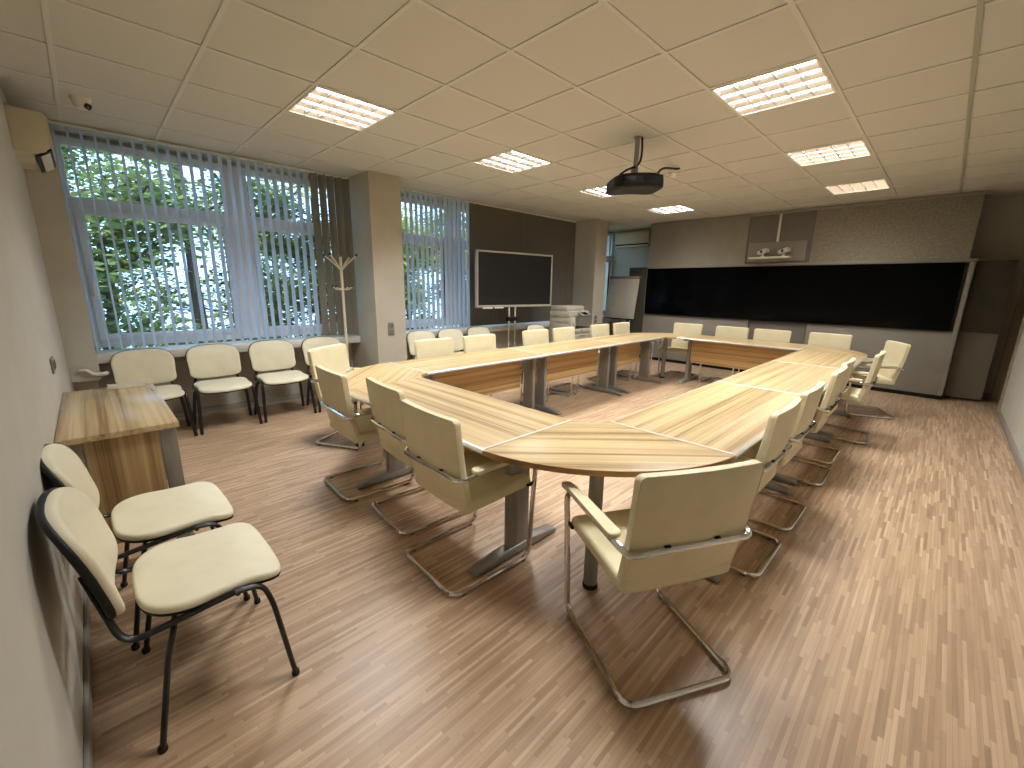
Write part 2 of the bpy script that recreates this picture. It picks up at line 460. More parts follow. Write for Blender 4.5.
blind(-.10, 1.95, .079, .089, -10, M['slat_white'], 'white vertical blind with open slats in front of the leftmost window')
blind(1.95, 2.42, .080, .089, -42, M['slat_grey_painted_lit'], 'grey vertical blind behind the coat stand', jitter=7)
blind(2.82, 4.30, .079, .089, 4, M['slat_white'], 'white vertical blind between first pillar and interactive display', jitter=6)
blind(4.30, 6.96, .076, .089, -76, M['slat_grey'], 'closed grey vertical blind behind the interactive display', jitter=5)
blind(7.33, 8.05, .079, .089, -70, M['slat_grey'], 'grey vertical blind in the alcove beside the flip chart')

# ------------------------------------------------------------------ ceiling lights
def make_light():
    e = empty('ceiling_light', (0, 0, 0))
    h = MB(); s = .29; d = .075
    for (a, b, c, dd) in ((-s, -s, s, -s + .012), (-s, s - .012, s, s), (-s, -s + .012, -s + .012, s - .012), (s - .012, -s + .012, s, s - .012)):
        h.box(a, b, -.008, c, dd, d)
    h.box(-s, -s, d - .004, s, s, d)
    h.build('housing', M['white_plastic'], e)
    MB().box(-s + .012, -s + .012, d - .010, s - .012, s - .012, d - .005).build('reflector', M['reflector'], e)
    for i in range(4):
        y = -.2085 + .139 * i
        MB().tube([(-.27, y, .024), (.27, y, .024)], .012, 10).build('tube', M['tube_light'], e)
    l = MB()
    for i in range(5):
        y = -.278 + .139 * i
        for sg in (-1, 1):
            if abs(y + sg * .03) > .279: continue
            pr = [(.0, -.004), (sg * .010, .010), (sg * .019, .024), (sg * .026, .040)]
            for (p, q), (r_, t) in zip(pr[:-1], pr[1:]):
                l.add([(-.278, y + p, q), (.278, y + p, q), (.278, y + r_, t), (-.278, y + r_, t)], [(0, 1, 2, 3)])
    for i in range(6):
        x = -.278 + .1112 * i
        l.box(x - .004, -.278, -.003, x + .004, .278, .036)
    l.build('louvre', M['reflector'], e)
    return e
def lamp(e, power):
    ld = bpy.data.lights.new('lamp', 'AREA'); ld.shape = 'SQUARE'; ld.size = .54; ld.energy = power * 1.0; ld.color = LAMP_COL
    ld.spread = R(128)
    o = bpy.data.objects.new('lamp', ld); COL.objects.link(o); o.parent = e; o.location = (0, 0, -.012)
protoL = make_light()
LS = [(2, 0, 'ceiling light nearest the leftmost window, in the tiled ceiling', 30),
      (5, 0, 'ceiling light between the two pillars, left of the projector', 30),
      (8, 0, 'ceiling light partly hidden behind the projector', 26),
      (11, 0, 'farthest ceiling light of the window-side row, near the wall of screens', 18),
      (5, -4, 'largest ceiling light at upper right, nearest the viewer on that side', 34),
      (8, -4, 'middle ceiling light of the right-hand row', 28),
      (11, -4, 'dimmer warm ceiling light above the right end of the wall screens', 12),
      (2, -4, 'ceiling light above the large foreground chair', 17)]
for i, (b, a, lab, pw) in enumerate(LS):
    e = protoL if i == 0 else copy_tree(protoL)
    e.location = (G * (b + .5), G * (a + .5), H - .001); e.rotation_euler.z = 0 if a == 0 else PI / 2
    tag(e, lab, 'ceiling light', 'square louvred ceiling lights')
for e in [o for o in COL.objects if o.name.startswith('ceiling_light')]:
    pw = [p for b, a, l_, p in LS if l_ == e['label']][0]
    lamp(e, pw)

# ------------------------------------------------------------------ conference tables
ZT = .715
def leg_T(parent, x, depth, yc=0.0):
    """T leg: foot along the table depth, twin upright, top bearer"""
    m = MB()
    d = depth * .94 / 2
    prof = [(-d, .018), (-d + .02, .034), (-.10, .058), (.10, .058), (d - .02, .034), (d, .018), (d, .008), (-d, .008)]
    foot = MB()
    bm = bmesh.new(); lo = [bm.verts.new((x - .034, yc + p[0], p[1])) for p in prof]; hi = [bm.verts.new((x + .034, yc + p[0], p[1])) for p in prof]; n = len(prof)
    bm.faces.new(lo); bm.faces.new(hi[::-1])
    for i in range(n): bm.faces.new((lo[i], lo[(i + 1) % n], hi[(i + 1) % n], hi[i]))
    bmesh.ops.recalc_face_normals(bm, faces=bm.faces[:])
    bmesh.ops.bevel(bm, geom=bm.edges[:], offset=.006, segments=2, profile=.5, affect='EDGES')
    m.take(bm)
    m.box(x - .024, yc - .075, .05, x + .024, yc + .075, ZT - .045, .010, 3)
    m.box(x - .026, yc - .030, .06, x + .026, yc + .030, ZT - .045)
    m.box(x - .02, -d * .84, ZT - .055, x + .02, d * .84, ZT - .026, .004)
    o = m.build('leg', M['steel'], parent)
    for sy in (-1, 1): MB().lathe([(.018, 0), (.02, .004), (.014, .012)], 12, Matrix.Translation((x, yc + sy * (d - .03), 0))).build('foot_glide', M['rubber'], o)
    return o
def straight_table(x0, y0, length, depth, rz, label, panel_y=0.0, panel=True, end_leg=(True, True), end_trim=(True, True), leg_dx=0.0, leg_y=0.0):
    """local x along the length from the table's start corner line, y across; origin at floor under the middle"""
    e = empty('conference_table', (x0, y0, 0), rz); tag(e, label, 'table', 'straight tables of the conference ring')
    hl, hd = length / 2, depth / 2
    MB().box(-hl + (.006 if end_trim[0] else 0), -hd + .012, ZT - .026, hl - (.006 if end_trim[1] else 0), hd - .012, ZT).build('tabletop', M['wood'], e)
    for s in (-1, 1):
        prof = [(0, -.0265), (.010, -.0250), (.0155, -.019), (.0155, -.010), (.010, -.003), (0, .0008)]
        ed = MB(); n = len(prof); vs = []
        for xx in (-hl, hl):
            for (a, b) in prof: vs.append((xx, s * (hd - .013 + a), ZT + b))
        fs = [tuple(range(n)), tuple(range(n, 2 * n))] + [(i, (i + 1) % n, n + (i + 1) % n, n + i) for i in range(n)]
        ed.add(vs, fs).build('edge_trim', M['alu'], e)
    for s, on in zip((-1, 1), end_trim):
        if on: MB().box(min(s * hl, s * (hl - .013)), -hd + .012, ZT - .0262, max(s * hl, s * (hl - .013)), hd - .012, ZT + .0012).build('end_trim', M['edge_white'], e)
    for s, on in zip((-1, 1), end_leg):
        if on: leg_T(e, s * (hl - .10) + leg_dx, depth, leg_y)
    if panel:
        MB().box(-hl + .135, panel_y - .009, .31, hl - .135, panel_y + .009, ZT - .032, .002).build('modesty_panel', M['wood_panel'], e)
    return e
TD = .66
XI, YI = 1.765, -1.915           # inner lines of the left arm and the right arm
YW_IN = -.145                    # inner line of the window arm
X0, X1, X2 = 1.895, 3.455, 4.99
straight_table((XI - TD / 2), (-1.771 + -.275) / 2, 1.496, TD, PI / 2, 'straight table of the left arm, with three cream chairs along its outer side', panel_y=-.05, end_trim=(True, False))
straight_table((X0 + X1) / 2, YI - TD / 2, X1 - X0, TD, 0, 'straight table of the right arm adjoining the near rounded corner table', panel_y=.05)
straight_table((X1 + X2) / 2, YI - TD / 2, X2 - X1, TD, 0, 'middle straight table of the right arm', panel_y=.05)
straight_table((X2 + 6.24) / 2, YI - TD / 2, 6.24 - X2, TD, 0, 'far straight table of the right arm, toward the wall screens', panel_y=.05, end_trim=(True, False))
straight_table((X0 + X1) / 2, YW_IN + TD / 2, X1 - X0, TD, 0, 'straight table of the window arm facing the first pillar', panel_y=-.03, leg_dx=.07, leg_y=-.08)
straight_table((X1 + X2) / 2, YW_IN + TD / 2, X2 - X1, TD, 0, 'straight table of the window arm in front of the interactive display', panel_y=-.03, leg_dx=.07, leg_y=-.08)
straight_table((X2 + 6.14) / 2, YW_IN + TD / 2, 6.14 - X2, TD, 0, 'straight table of the window arm nearest the copier', panel_y=-.03, leg_dx=.07, leg_y=-.08)
straight_table(6.31 + TD / 2, (-1.905 - .285) / 2, 1.62, TD, PI / 2, 'straight table of the far arm before the wall screens', panel_y=.05)

def corner_table(cx, cy, rz, A, B, ra, rb, label, legpos, inner=None):
    """sector between the end edge A (inner, outer point) and end edge B; built in world xy then moved into the rotated local frame"""
    e = empty('corner_table', (cx, cy, 0), rz); tag(e, label, 'table', 'rounded corner tables of the conference ring')
    Mi = Matrix.Rotation(-rz, 3, 'Z')
    def loc(p): v = Mi @ Vector((p[0] - cx, p[1] - cy, 0)); return (v.x, v.y)
    (a_in, a_out), (b_in, b_out) = A, B
    # superelliptic outer arc from a_out to b_out about the corner centre
    pts = [a_in, a_out]
    ux, uy = Vector(a_out) - Vector((cx, cy)), Vector(b_out) - Vector((cx, cy))
    for k in range(1, 18):
        t = PI / 2 * k / 18
        p = Vector((cx, cy)) + ux * math.cos(t) + uy * math.sin(t); pts.append((p.x, p.y))
    pts += [b_out, b_in]
    mid = (Vector(a_in) + Vector(b_in)) / 2
    bulge = (Vector(a_out) + Vector(b_out)) / 2 - mid; bulge = bulge.normalized() * (Vector(a_in) - Vector(b_in)).length * .18
    for k in range(1, 6):
        t = k / 6; p = Vector(b_in).lerp(Vector(a_in), t) + bulge * (4 * t * (1 - t)); pts.append((p.x, p.y))
    q = [loc(p) for p in pts]
    MB().prism(q, ZT - .0255, ZT - .0005, bev=.0015).build('tabletop', M['wood'], e)
    # thin edge band along the outer arc
    ed = MB(); arc = q[1:20]
    c = Vector(loc((cx, cy)))
    vs = []; n = len(arc)
    for p in arc:
        d = (Vector(p) - c).normalized()
        for off, z in ((0.0, ZT - .026), (.0022, ZT - .026), (.0022, ZT - .001), (0.0, ZT - .001)):
            vs.append((p[0] + d.x * off, p[1] + d.y * off, z))
    fs = [(4 * i + j, 4 * i + (j + 1) % 4, 4 * (i + 1) + (j + 1) % 4, 4 * (i + 1) + j) for i in range(n - 1) for j in range(4)]
    ed.add(vs, fs).build('edge_band', M['wood_edge'], e)
    lx, ly = loc(legpos)
    lg = MB().lathe([(.034, .012), (.034, ZT - .03)], 24, Matrix.Translation((lx, ly, 0))).lathe([(.075, ZT - .032), (.075, ZT - .026)], 24, Matrix.Translation((lx, ly, 0))).build('leg', M['steel'], e)
    MB().lathe([(.036, 0), (.038, .006), (.036, .022), (.03, .024)], 24, Matrix.Translation((lx, ly, 0))).build('foot_glide', M['rubber'], lg)
    return e
XO, YO = XI - TD, YI - TD
corner_table(1.83, -1.845, R(-45), ((XI, -1.7725), (XO, -1.7725)), ((1.8935, YI), (1.8935, YO)), 0, 0, 'rounded corner table nearest the viewer, joining left and right arms', (1.50, -2.12))
corner_table(1.83, -.21, R(45), ((1.8935, YW_IN), (1.8935, YW_IN + TD)), ((XI, -.27), (XO, -.27)), 0, 0, 'rounded corner table by the first pillar, joining left and window arms', (1.52, .42))
corner_table(6.22, -.22, R(-45), ((6.145, YW_IN), (6.145, YW_IN + TD)), ((6.31, -.28), (6.31 + TD, -.28)), 0, 0, 'rounded corner table before the flip chart, joining window and far arms', (6.55, .0))
corner_table(6.285, -1.91, R(45), ((6.245, YI), (6.245, YO)), ((6.31, -1.91), (6.31 + TD, -1.91)), 0, 0, 'rounded corner table at the far right, joining right and far arms', (6.62, -2.22))

# ------------------------------------------------------------------ cantilever conference chairs
def make_conf_chair():
    e = empty('conference_chair')
    r = .0125
    zb, za = r + .004, .600
    loop = [(0, .232, zb), (.492, .232, zb), (.515, .250, za), (.10, .262, za + .006), (.035, .245, za - .012), (.035, -.245, za - .012), (.10, -.262, za + .006), (.515, -.250, za), (.492, -.232, zb), (0, -.232, zb)]
    rad = [.06, .05, .07, .01, .055, .055, .01, .07, .05, .06]
    MB().tube(fillet(loop, rad, 6, True), r, 10, True).build('frame', M['chrome'], e)
    # back: slightly curved upright slab leaning back
    def bend_back(p):
        # pad local: x -> across (y), y -> up, z -> thickness (front = +z)
        t = p.y / .235
        across, up = p.x, p.y
        wsc = 1 + .02 * t
        x = .062 - .040 * t + .012 * t * t + p.z - .018 * (1 - (across / .24) ** 2) * .9 + .004
        return Vector((x, across * wsc, .640 + up))
    ol = rrect(.472, .464, .024, 5)
    bk = MB().slab(ol, .036, .009, .008, 0.001, bend_back).build('backrest', M['leather'], e)
    MB().tube([bend_back(Vector((p[0] * .992, p[1] * .992, -.0165))) for p in ol], .0032, 6, True).build('piping', M['leather'], bk)
    def bend_seat(p):
        x = p.x; t = (x + .22) / .44
        z = .432 + .022 * t + p.z - (.05 * max(0, t - .80) ** 2 * 6) - .006 * (1 - (p.y / .235) ** 2)
        return Vector((.292 + x, p.y, z))
    MB().slab(rrect(.430, .470, .028, 5), .058, .018, .008, 0.0, bend_seat).build('seat', M['leather'], e)
    for s in (-1, 1):
        def pad(p): return Vector((.32 + p.x, s * (.2545 + .00) + p.y * (1 - .12 * (p.x / .2)), za + .022 + p.z - (.012 * max(0, (p.x - .12) / .10) ** 2)))
        MB().slab(rrect(.43, .046, .018, 4), .020, .008, .002, 0, pad).build('arm_pad', M['leather'], e)
        # bracket from the seat side to the upright and to the rear bar
        MB().box(.462, min(s * .225, s * .246), .430, .504, max(s * .225, s * .246), .444, .003).build('seat_bracket', M['black'], e)
        MB().box(.030, s * .10 - .012, .578, .062, s * .10 + .012, .604, .004).build('back_bracket', M['black'], e)
        for xx in (.06, .45): MB().box(xx - .012, s * .232 - .007, 0, xx + .012, s * .232 + .007, .006, .002).build('floor_glide', M['black'], e)
    return e
protoC = make_conf_chair()
CH = [  # rear-bar x, y, heading, label
    (1.26, -2.69, 62, 'large cream cantilever chair in the foreground, its back to the viewer at the rounded corner'),
    (.956, -1.51, -2, 'cream cantilever chair at the left arm, nearest the rounded front corner'),
    (1.06, -.90, -5, 'cream cantilever chair at the left arm, between its two neighbours there'),
    (.99, -.30, -2, 'cream cantilever chair at the left arm, farthest from the front corner'),
    (1.43, .84, -61, 'cream cantilever chair turned diagonally at the corner table by the first pillar'),
    (2.37, -2.68, 90, 'cream cantilever chair at the right arm, first behind the large foreground chair'),
    (2.98, -2.68, 90, 'cream cantilever chair at the right arm, second from the foreground'),
    (3.86, -2.68, 91, 'cream cantilever chair at the right arm, third from the foreground'),
    (4.42, -2.66, 90, 'cream cantilever chair at the right arm, fourth from the foreground'),
    (5.26, -2.79, 90, 'cream cantilever chair at the right arm, fifth from the foreground'),
    (6.585, -2.83, 116, 'cream cantilever chair turned at the far right corner, beside the grey panelling'),
    (7.16, -.10, 181, 'cream cantilever chair before the wall screens, beside the flip chart corner'),
    (7.14, -.81, 180, 'cream cantilever chair before the wall screens, second from the flip chart'),
    (7.12, -1.375, 180, 'cream cantilever chair before the wall screens, third from the flip chart'),
    (7.16, -2.07, 180, 'cream cantilever chair before the wall screens, behind the right end corner table'),
    (2.53, .72, -90, 'cream cantilever chair on the window side, nearest the first pillar'),
    (3.17, .72, -90, 'cream cantilever chair on the window side, second from the first pillar'),
    (4.15, .72, -91, 'cream cantilever chair on the window side, in front of the interactive display stand'),
    (4.75, .72, -89, 'cream cantilever chair on the window side, in front of the copier'),
    (5.66, .72, -90, 'cream cantilever chair on the window side, before the second pillar'),
    (6.30, .72, -90, 'cream cantilever chair on the window side, nearest the flip chart'),
]
for i, (x, y, a, lab) in enumerate(CH):
    e = protoC if i == 0 else copy_tree(protoC)
    e.location = (x, y, 0); e.rotation_euler = (0, 0, R(a))
    tag(e, lab, 'chair', 'cream cantilever chairs round the conference ring')

# ------------------------------------------------------------------ black framed visitor chairs
def make_iso():
    e = empty('visitor_chair')
    def oval(name, pts, rad):
        MB().tube(fillet(pts, rad, 6), .0090, 12, False, .0150, up=(1, 0, 0)).build(name, M['black_metal'], e)
    for s in (-1, 1):
        oval('leg', [(.205, s * .254, .008), (.165, s * .236, .33), (.140, s * .232, .414), (.06, s * .232, .424)], .05)
        oval('leg', [(-.185, s * .254, .008), (-.130, s * .228, .30), (-.105, s * .216, .375), (-.09, s * .12, .382)], .05)
        # side rail runs back under the seat and turns up behind the backrest
        MB().tube(fillet([(.075, s * .232, .424), (-.02, s * .226, .412), (-.218, s * .212, .385), (-.246, s * .172, .49), (-.276, s * .12, .60)], [0, .06, .07, .08, 0], 7), .0085, 10, False, .0130).build('side_rail', M['black_metal'], e)
        for x, y in ((.205, .254), (-.185, .254)):
            MB().lathe([(.0125, 0), (.0135, .004), (.0125, .018)], 14, Matrix.Translation((x, s * y, 0))).build('foot_cap', M['rubber'], e)
    MB().tube([(-.09, -.13, .382), (-.09, .13, .382)], .0085, 10, False, .0130).build('cross_bar', M['black_metal'], e)
    MB().tube([(.07, -.226, .408), (.07, .226, .408)], .0085, 10).build('cross_bar', M['black_metal'], e)
    def seat_outline(w, d, grow=0.0):
        pts = []
        for k in range(72):
            t = 2 * PI * k / 72; c, s_ = math.cos(t), math.sin(t)
            n = 7.0 if c > 0 else 3.4
            x = math.copysign(abs(c) ** (2 / n), c) * d / 2; y = math.copysign(abs(s_) ** (2 / n), s_) * w / 2
            u = x / (d / 2)
            y *= 1 - .085 * math.exp(-((u - .25) / .38) ** 2) - .04 * max(0, -u) ** 2
            x += .012 * math.cos(y / (w / 2) * PI / 2) * (1 if c > 0 else 0)
            pts.append((x, y))
        return pts
    def back_outline(w, h):
        pts = []
        for k in range(72):
            t = 2 * PI * k / 72; c, s_ = math.cos(t), math.sin(t)
            n = 3.6 if s_ > 0 else 4.6
            x = math.copysign(abs(c) ** (2 / n), c) * w / 2; y = math.copysign(abs(s_) ** (2 / n), s_) * h / 2
            v = y / (h / 2)
            x *= 1 - .035 * max(0, v) - .045 * math.exp(-((v + .25) / .35) ** 2)
            pts.append((x, y))
        return pts
    def seat(off):
        def fn(p):
            t = p.x / .20
            z = .417 + p.z + .010 * (1 - t) * .5 - .026 * max(0, t - .4) ** 2 * 1.6 + .012 * (p.y / .23) ** 2 + .010 * max(0, -t) ** 2 - off
            return Vector((.018 + p.x, p.y, z))
        return fn
    MB().slab(seat_outline(.466, .395), .030, .012, .014, 0, seat(0)).build('seat', M['leather_iso'], e)
    MB().slab(seat_outline(.458, .392), .014, .006, 0, .004, seat(.017)).build('seat_pan', M['black'], e)
    def back(off):
        def fn(p):
            t = p.y / .165
            x = -.256 - .040 * t - .010 * t * t + .034 * (p.x / .24) ** 2 + p.z - off
            return Vector((x - .010, p.x, .628 + p.y))
        return fn
    MB().slab(back_outline(.470, .335), .032, .014, .014, 0, back(0)).build('backrest', M['leather_iso'], e)
    MB().slab(back_outline(.478, .342), .020, .009, 0, .004, back(.015)).build('back_shell', M['black'], e)
    return e
protoI = make_iso()
IS = [
    (.088, -1.385, 0, 'ivory visitor chair with black frame in the left foreground, nearest the viewer', 'black framed visitor chairs beside the desk'),
    (.055, -.825, 1, 'ivory visitor chair with black frame against left wall, between desk and foreground chair', 'black framed visitor chairs beside the desk'),
    (.235, 1.90, -90, 'ivory visitor chair under the window, partly hidden behind the small desk', 'black framed visitor chairs under the first window'),
    (.79, 1.90, -90, 'ivory visitor chair under the window, second from the desk', 'black framed visitor chairs under the first window'),
    (1.345, 1.91, -90, 'ivory visitor chair under the window, third from the desk', 'black framed visitor chairs under the first window'),
    (1.90, 1.91, -90, 'ivory visitor chair under the window, next to the coat stand', 'black framed visitor chairs under the first window'),
    (3.26, 1.82, -90, 'ivory visitor chair behind the window-side table, beside the first pillar', 'black framed visitor chairs under the second window'),
    (3.78, 1.82, -90, 'ivory visitor chair behind the window-side table, second from the first pillar', 'black framed visitor chairs under the second window'),
    (4.35, 1.84, -90, 'ivory visitor chair behind the window-side table, left of the display stand', 'black framed visitor chairs under the second window'),
    (5.42, 1.56, -90, 'ivory visitor chair behind the window-side table, beside the copier', 'black framed visitor chairs under the second window'),
]
for i, (x, y, a, lab, gr) in enumerate(IS):
    e = protoI if i == 0 else copy_tree(protoI)
    e.location = (x, y, 0); e.rotation_euler = (0, 0, R(a)); tag(e, lab, 'chair', gr)

# ------------------------------------------------------------------ small desk on the left wall
dk = tag(empty('desk', (-.037, .215, 0)), 'small brown streaked wooden desk against the left wall', 'desk')
dx, dy = .225, .61
MB().box(-dx, -dy, ZT - .028, dx, dy, ZT, .002).build('desktop', M['desk_wood'], dk)
for s in (-1, 1):
    for t in (-1, 1):
        x = s * (dx - .045); y = t * (dy - .09)
        MB().box(x - .035, y - .022, .04, x + .035, y + .022, ZT - .028, .006).box(x - .04, y - .03, 0, x + .04, y + .03, .04, .008).build('leg', M['steel'], dk)
for t in (-1, 1):
    MB().box(-dx + .085, t * (dy - .09) - .009, .10, dx - .085, t * (dy - .09) + .009, ZT - .03, .002).build('modesty_panel', M['desk_panel'], dk)
bx = tag(empty('pen_tray', (.045, .765, ZT), R(3)), 'narrow pale pen tray lying on the far edge of the desk', 'tray')
MB().box(-.095, -.025, 0, .095, .025, .007, .002).box(-.095, -.025, .006, .095, -.020, .028).box(-.095, .020, .006, .095, .025, .028).box(-.095, -.021, .006, -.090, .021, .028).box(.090, -.021, .006, .095, .021, .028).build('tray', M['white_plastic'], bx)
MB().tube([(-.07, -.006, .013), (.06, .004, .013)], .006, 8).build('marker', M['wood_edge'], bx)
MB().tube([(-.05, .008, .013), (.08, .010, .013)], .006, 8).build('marker', M['black'], bx)

# ------------------------------------------------------------------ wall fittings on the left
ac = tag(empty('air_conditioner', (XL, 1.78, 2.27)), 'cream split air conditioner high on left wall beside the leftmost window', 'air conditioner', 'split air conditioners')
def ac_unit(e, ln, k=1.0):
    """local x out of the wall, y along it"""
    pr = [(0, .0), (.105, .0), (.165, .03), (.195, .075), (.200, .27), (.190, .298), (.17, .305), (0, .305)]
    pr = [(a * k, b * k) for a, b in pr]
    Mx = Matrix(((1, 0, 0, 0), (0, 0, 1, 0), (0, 1, 0, 0), (0, 0, 0, 1)))
    MB().prism(pr, -ln / 2, ln / 2, Mx, .006).build('casing', M['cream_plastic'], e)
    MB().box(.196 * k, -ln / 2 + .03, .09 * k, .206 * k, ln / 2 - .03, .285 * k, .003).build('front_panel', M['cream_plastic'], e)
    q = Matrix.Translation((.150 * k, 0, .022 * k)) @ Matrix.Rotation(R(-36), 4, 'Y')
    MB().box(-.052, -ln / 2 + .012, -.006, .052, ln / 2 - .012, .004, M=q).build('air_outlet', M['black'], e)
    MB().box(-.03, -ln / 2 + .02, -.016, .03, ln / 2 - .02, -.012, .001, M=q).build('louvre', M['white_plastic'], e)
ac_unit(ac, .66, .92)
ps = tag(empty('drain_hose', (0, 0, 0)), 'short white drain hose bending out of the corner boxing above the desk', 'hose')
MB().tube(fillet([(-.20, 2.10, .66), (-.16, 2.09, .66), (-.12, 2.09, .615), (-.05, 2.09, .615), (-.03, 2.12, .615)], .05, 6), .016, 10).build('hose', M['white_plastic'], ps)
ov = tag(empty('ceiling_dome_camera', (.115, 1.47, H + .002)), 'white dome security camera on the ceiling by the first window', 'camera')
MB().lathe([(.058, -.0), (.058, -.012), (.052, -.022), (.046, -.05), (.03, -.072), (.0, -.078)], 28).build('housing', M['white_plastic'], ov)
Mx = Matrix.Translation((.026, -.028, -.052)) @ Matrix.Rotation(R(-50), 4, 'Z') @ Matrix.Rotation(R(120), 4, 'Y')
MB().lathe([(.0, .0), (.021, 0), (.021, .016), (.014, .022), (0, .024)], 20, Mx).build('lens', M['lens'], ov)
def outlet(name, label, loc, rz, w, h, kind, cat, m='grey_plastic'):
    """plate in the local xz plane, facing local -y"""
    e = tag(empty(name, loc, rz), label, cat)
    MB().box(-w / 2, -.010, -h / 2, w / 2, 0, h / 2, .004).build('plate', M[m], e)
    n = 2
    for k in range(n):
        if kind == 'v': cx, cz = 0, (k - .5) * h / 2
        else: cx, cz = (k - .5) * w / 2, 0
        Mx = Matrix.Translation((cx, -.0095, cz)) @ Matrix.Rotation(PI / 2, 4, 'X')
        MB().lathe([(.026, 0), (.026, .005), (.022, .005), (.020, .001), (0, .001)], 20, Mx).build('socket', M['panel_dark'], e)
    return e
outlet('wall_socket', 'double grey wall socket on the left wall above the desk', (XL, .50, .945), R(90), .17, .085, 'h', 'wall socket')
outlet('wall_socket', 'double grey wall socket stacked on the front of the first pillar', (2.61, 1.745, .895), 0, .085, .155, 'v', 'wall socket')
outlet('wall_socket', 'double grey wall socket stacked on the front of the second pillar', (7.08, 1.745, .83), 0, .085, .155, 'v', 'wall socket')

# coat stand
cs = tag(empty('coat_stand', (2.13, 1.98, 0)), 'pale metal coat stand with black knobs before the grey blind', 'coat stand')
MB().lathe([(.16, 0), (.16, .012), (.14, .02), (.02, .028), (.017, .05)], 28).build('base', M['cream_plastic'], cs)
MB().lathe([(.016, .03), (.016, 1.72), (.020, 1.725), (.014, 1.745), (0, 1.75)], 16).build('pole', M['cream_plastic'], cs)
for k in range(4):
    a = R(35 + 90 * k); c, s = math.cos(a), math.sin(a)
    h = MB().tube(fillet([(c * .014, s * .014, 1.60), (c * .10, s * .10, 1.68), (c * .20, s * .20, 1.755)], .05, 5), .009, 8).build('upper_hook', M['cream_plastic'], cs)
    MB().lathe([(0, -.014), (.011, -.009), (.014, 0), (.011, .009), (0, .014)], 12, Matrix.Translation((c * .205, s * .205, 1.762))).build('knob', M['black'], h)
    h = MB().tube(fillet([(c * .014, s * .014, 1.38), (c * .07, s * .07, 1.365), (c * .125, s * .125, 1.40)], .04, 5), .008, 8).build('lower_hook', M['cream_plastic'], cs)
    MB().lathe([(0, -.013), (.010, -.008), (.013, 0), (.010, .008), (0, .013)], 12, Matrix.Translation((c * .128, s * .128, 1.406))).build('knob', M['black'], h)

# ------------------------------------------------------------------ interactive display on its stand
ang = math.atan2(1.74 - 1.93, 5.67 - 4.15)
dp = tag(empty('interactive_display', (4.91, 1.835, 0), ang), 'large dark interactive display with pale frame on a chrome pole stand', 'display')
W2, zb, zt = .765, 1.115, 1.965
fr = MB()
fr.box(-W2, -.035, zb, W2, .03, zb + .034, .005); fr.box(-W2, -.035, zt - .028, W2, .03, zt, .005)
fr.box(-W2, -.0345, zb + .03, -W2 + .028, .03, zt - .025, .005); fr.box(W2 - .028, -.0345, zb + .03, W2, .03, zt - .025, .005)
fr.box(-W2 + .02, -.005, zb + .02, W2 - .02, .045, zt - .02)
fr.build('bezel', M['bezel'], dp)
MB().box(-W2 + .027, -.028, zb + .033, W2 - .027, -.004, zt - .027).build('screen', M['screen_matt'], dp)
MB().box(-W2 + .11, -.04, zb - .022, -W2 + .29, -.012, zb + .004, .004).box(-W2 + .33, -.04, zb - .018, -W2 + .50, -.012, zb + .004, .004).build('port_strip', M['white_plastic'], dp)
for s in (-1, 1):
    MB().lathe([(.019, .06), (.019, 1.30)], 16, Matrix.Translation((s * .062, .085, 0))).build('pole', M['chrome'], dp)
MB().box(-.10, .055, .88, .10, .125, .95, .01).build('clamp', M['black'], dp)
MB().box(-.28, .048, 1.26, .28, .07, 1.62, .004).box(-.09, .06, 1.24, .09, .108, 1.30, .004).build('mounting_plate', M['black'], dp)
bs = MB().box(-.25, .05, .05, .25, .12, .085, .01)
for s in (-1, 1): bs.box(s * .21 - .03, -.22, .05, s * .21 + .03, .34, .08, .01)
bs.build('base', M['black_metal'], dp)
for s in (-1, 1):
    for t in (-.19, .31):
        MB().lathe([(.0, -.012), (.025, -.012), (.025, .012), (0, .012)], 16, Matrix.Translation((s * .21, t, .0252)) @ Matrix.Rotation(PI / 2, 4, 'Y')).build('caster', M['rubber'], dp)

# ------------------------------------------------------------------ copier
cp = tag(empty('copier', (5.74, 1.30, 0)), 'grey-white floor copier with paper drawers in front of the second pillar', 'copier')
wx, wy = .56, .50
bd = MB().box(0, 0, .04, wx, wy, .74, .012)
bd.box(.0, .02, .74, .14, wy, .94, .012).box(.12, .30, .74, wx, wy, .94, .012)
bd.build('body', M['copier'], cp)
for i in range(4):
    z0 = .06 + i * .15
    f = MB().box(.02, -.014, z0, wx - .02, .004, z0 + .14, .008).build('paper_drawer', M['copier'], cp)
    MB().box(.20, -.018, z0 + .095, .36, -.012, z0 + .118, .003).build('handle', M['grey_plastic'], f)
Mx = Matrix.Translation((.30, -.0135, .645)) @ Matrix.Rotation(PI / 2, 4, 'X')
MB().box(.02, -.012, .665, wx - .02, .004, .735, .006).build('front_cover', M['copier'], cp)
MB().box(.245, -.016, .69, .30, -.011, .725, .004).build('badge', M['grey_plastic'], cp)
MB().box(.14, .02, .742, wx - .01, .31, .752, .003).build('output_tray', M['black'], cp)
MB().box(-.012, .06, .94, wx, wy - .01, 1.04, .015).build('scanner', M['copier'], cp)
MB().box(-.006, .12, 1.04, wx - .06, wy - .02, 1.125, .02).build('document_feeder', M['copier'], cp)
q = Matrix.Translation((.36, .02, .985)) @ Matrix.Rotation(R(28), 4, 'X')
MB().box(-.12, -.06, -.014, .16, .06, .014, .008, M=q).build('control_panel', M['grey_plastic'], cp)
MB().box(-.05, -.04, .0145, .08, .04, .017, M=q).build('screen', M['screen'], cp)
lv = MB()
for k in range(9): lv.box(-.008, .06, .12 + .09 * k, .001, wy - .06, .19 + .09 * k, .003)
lv.build('side_panel', M['copier'], cp)
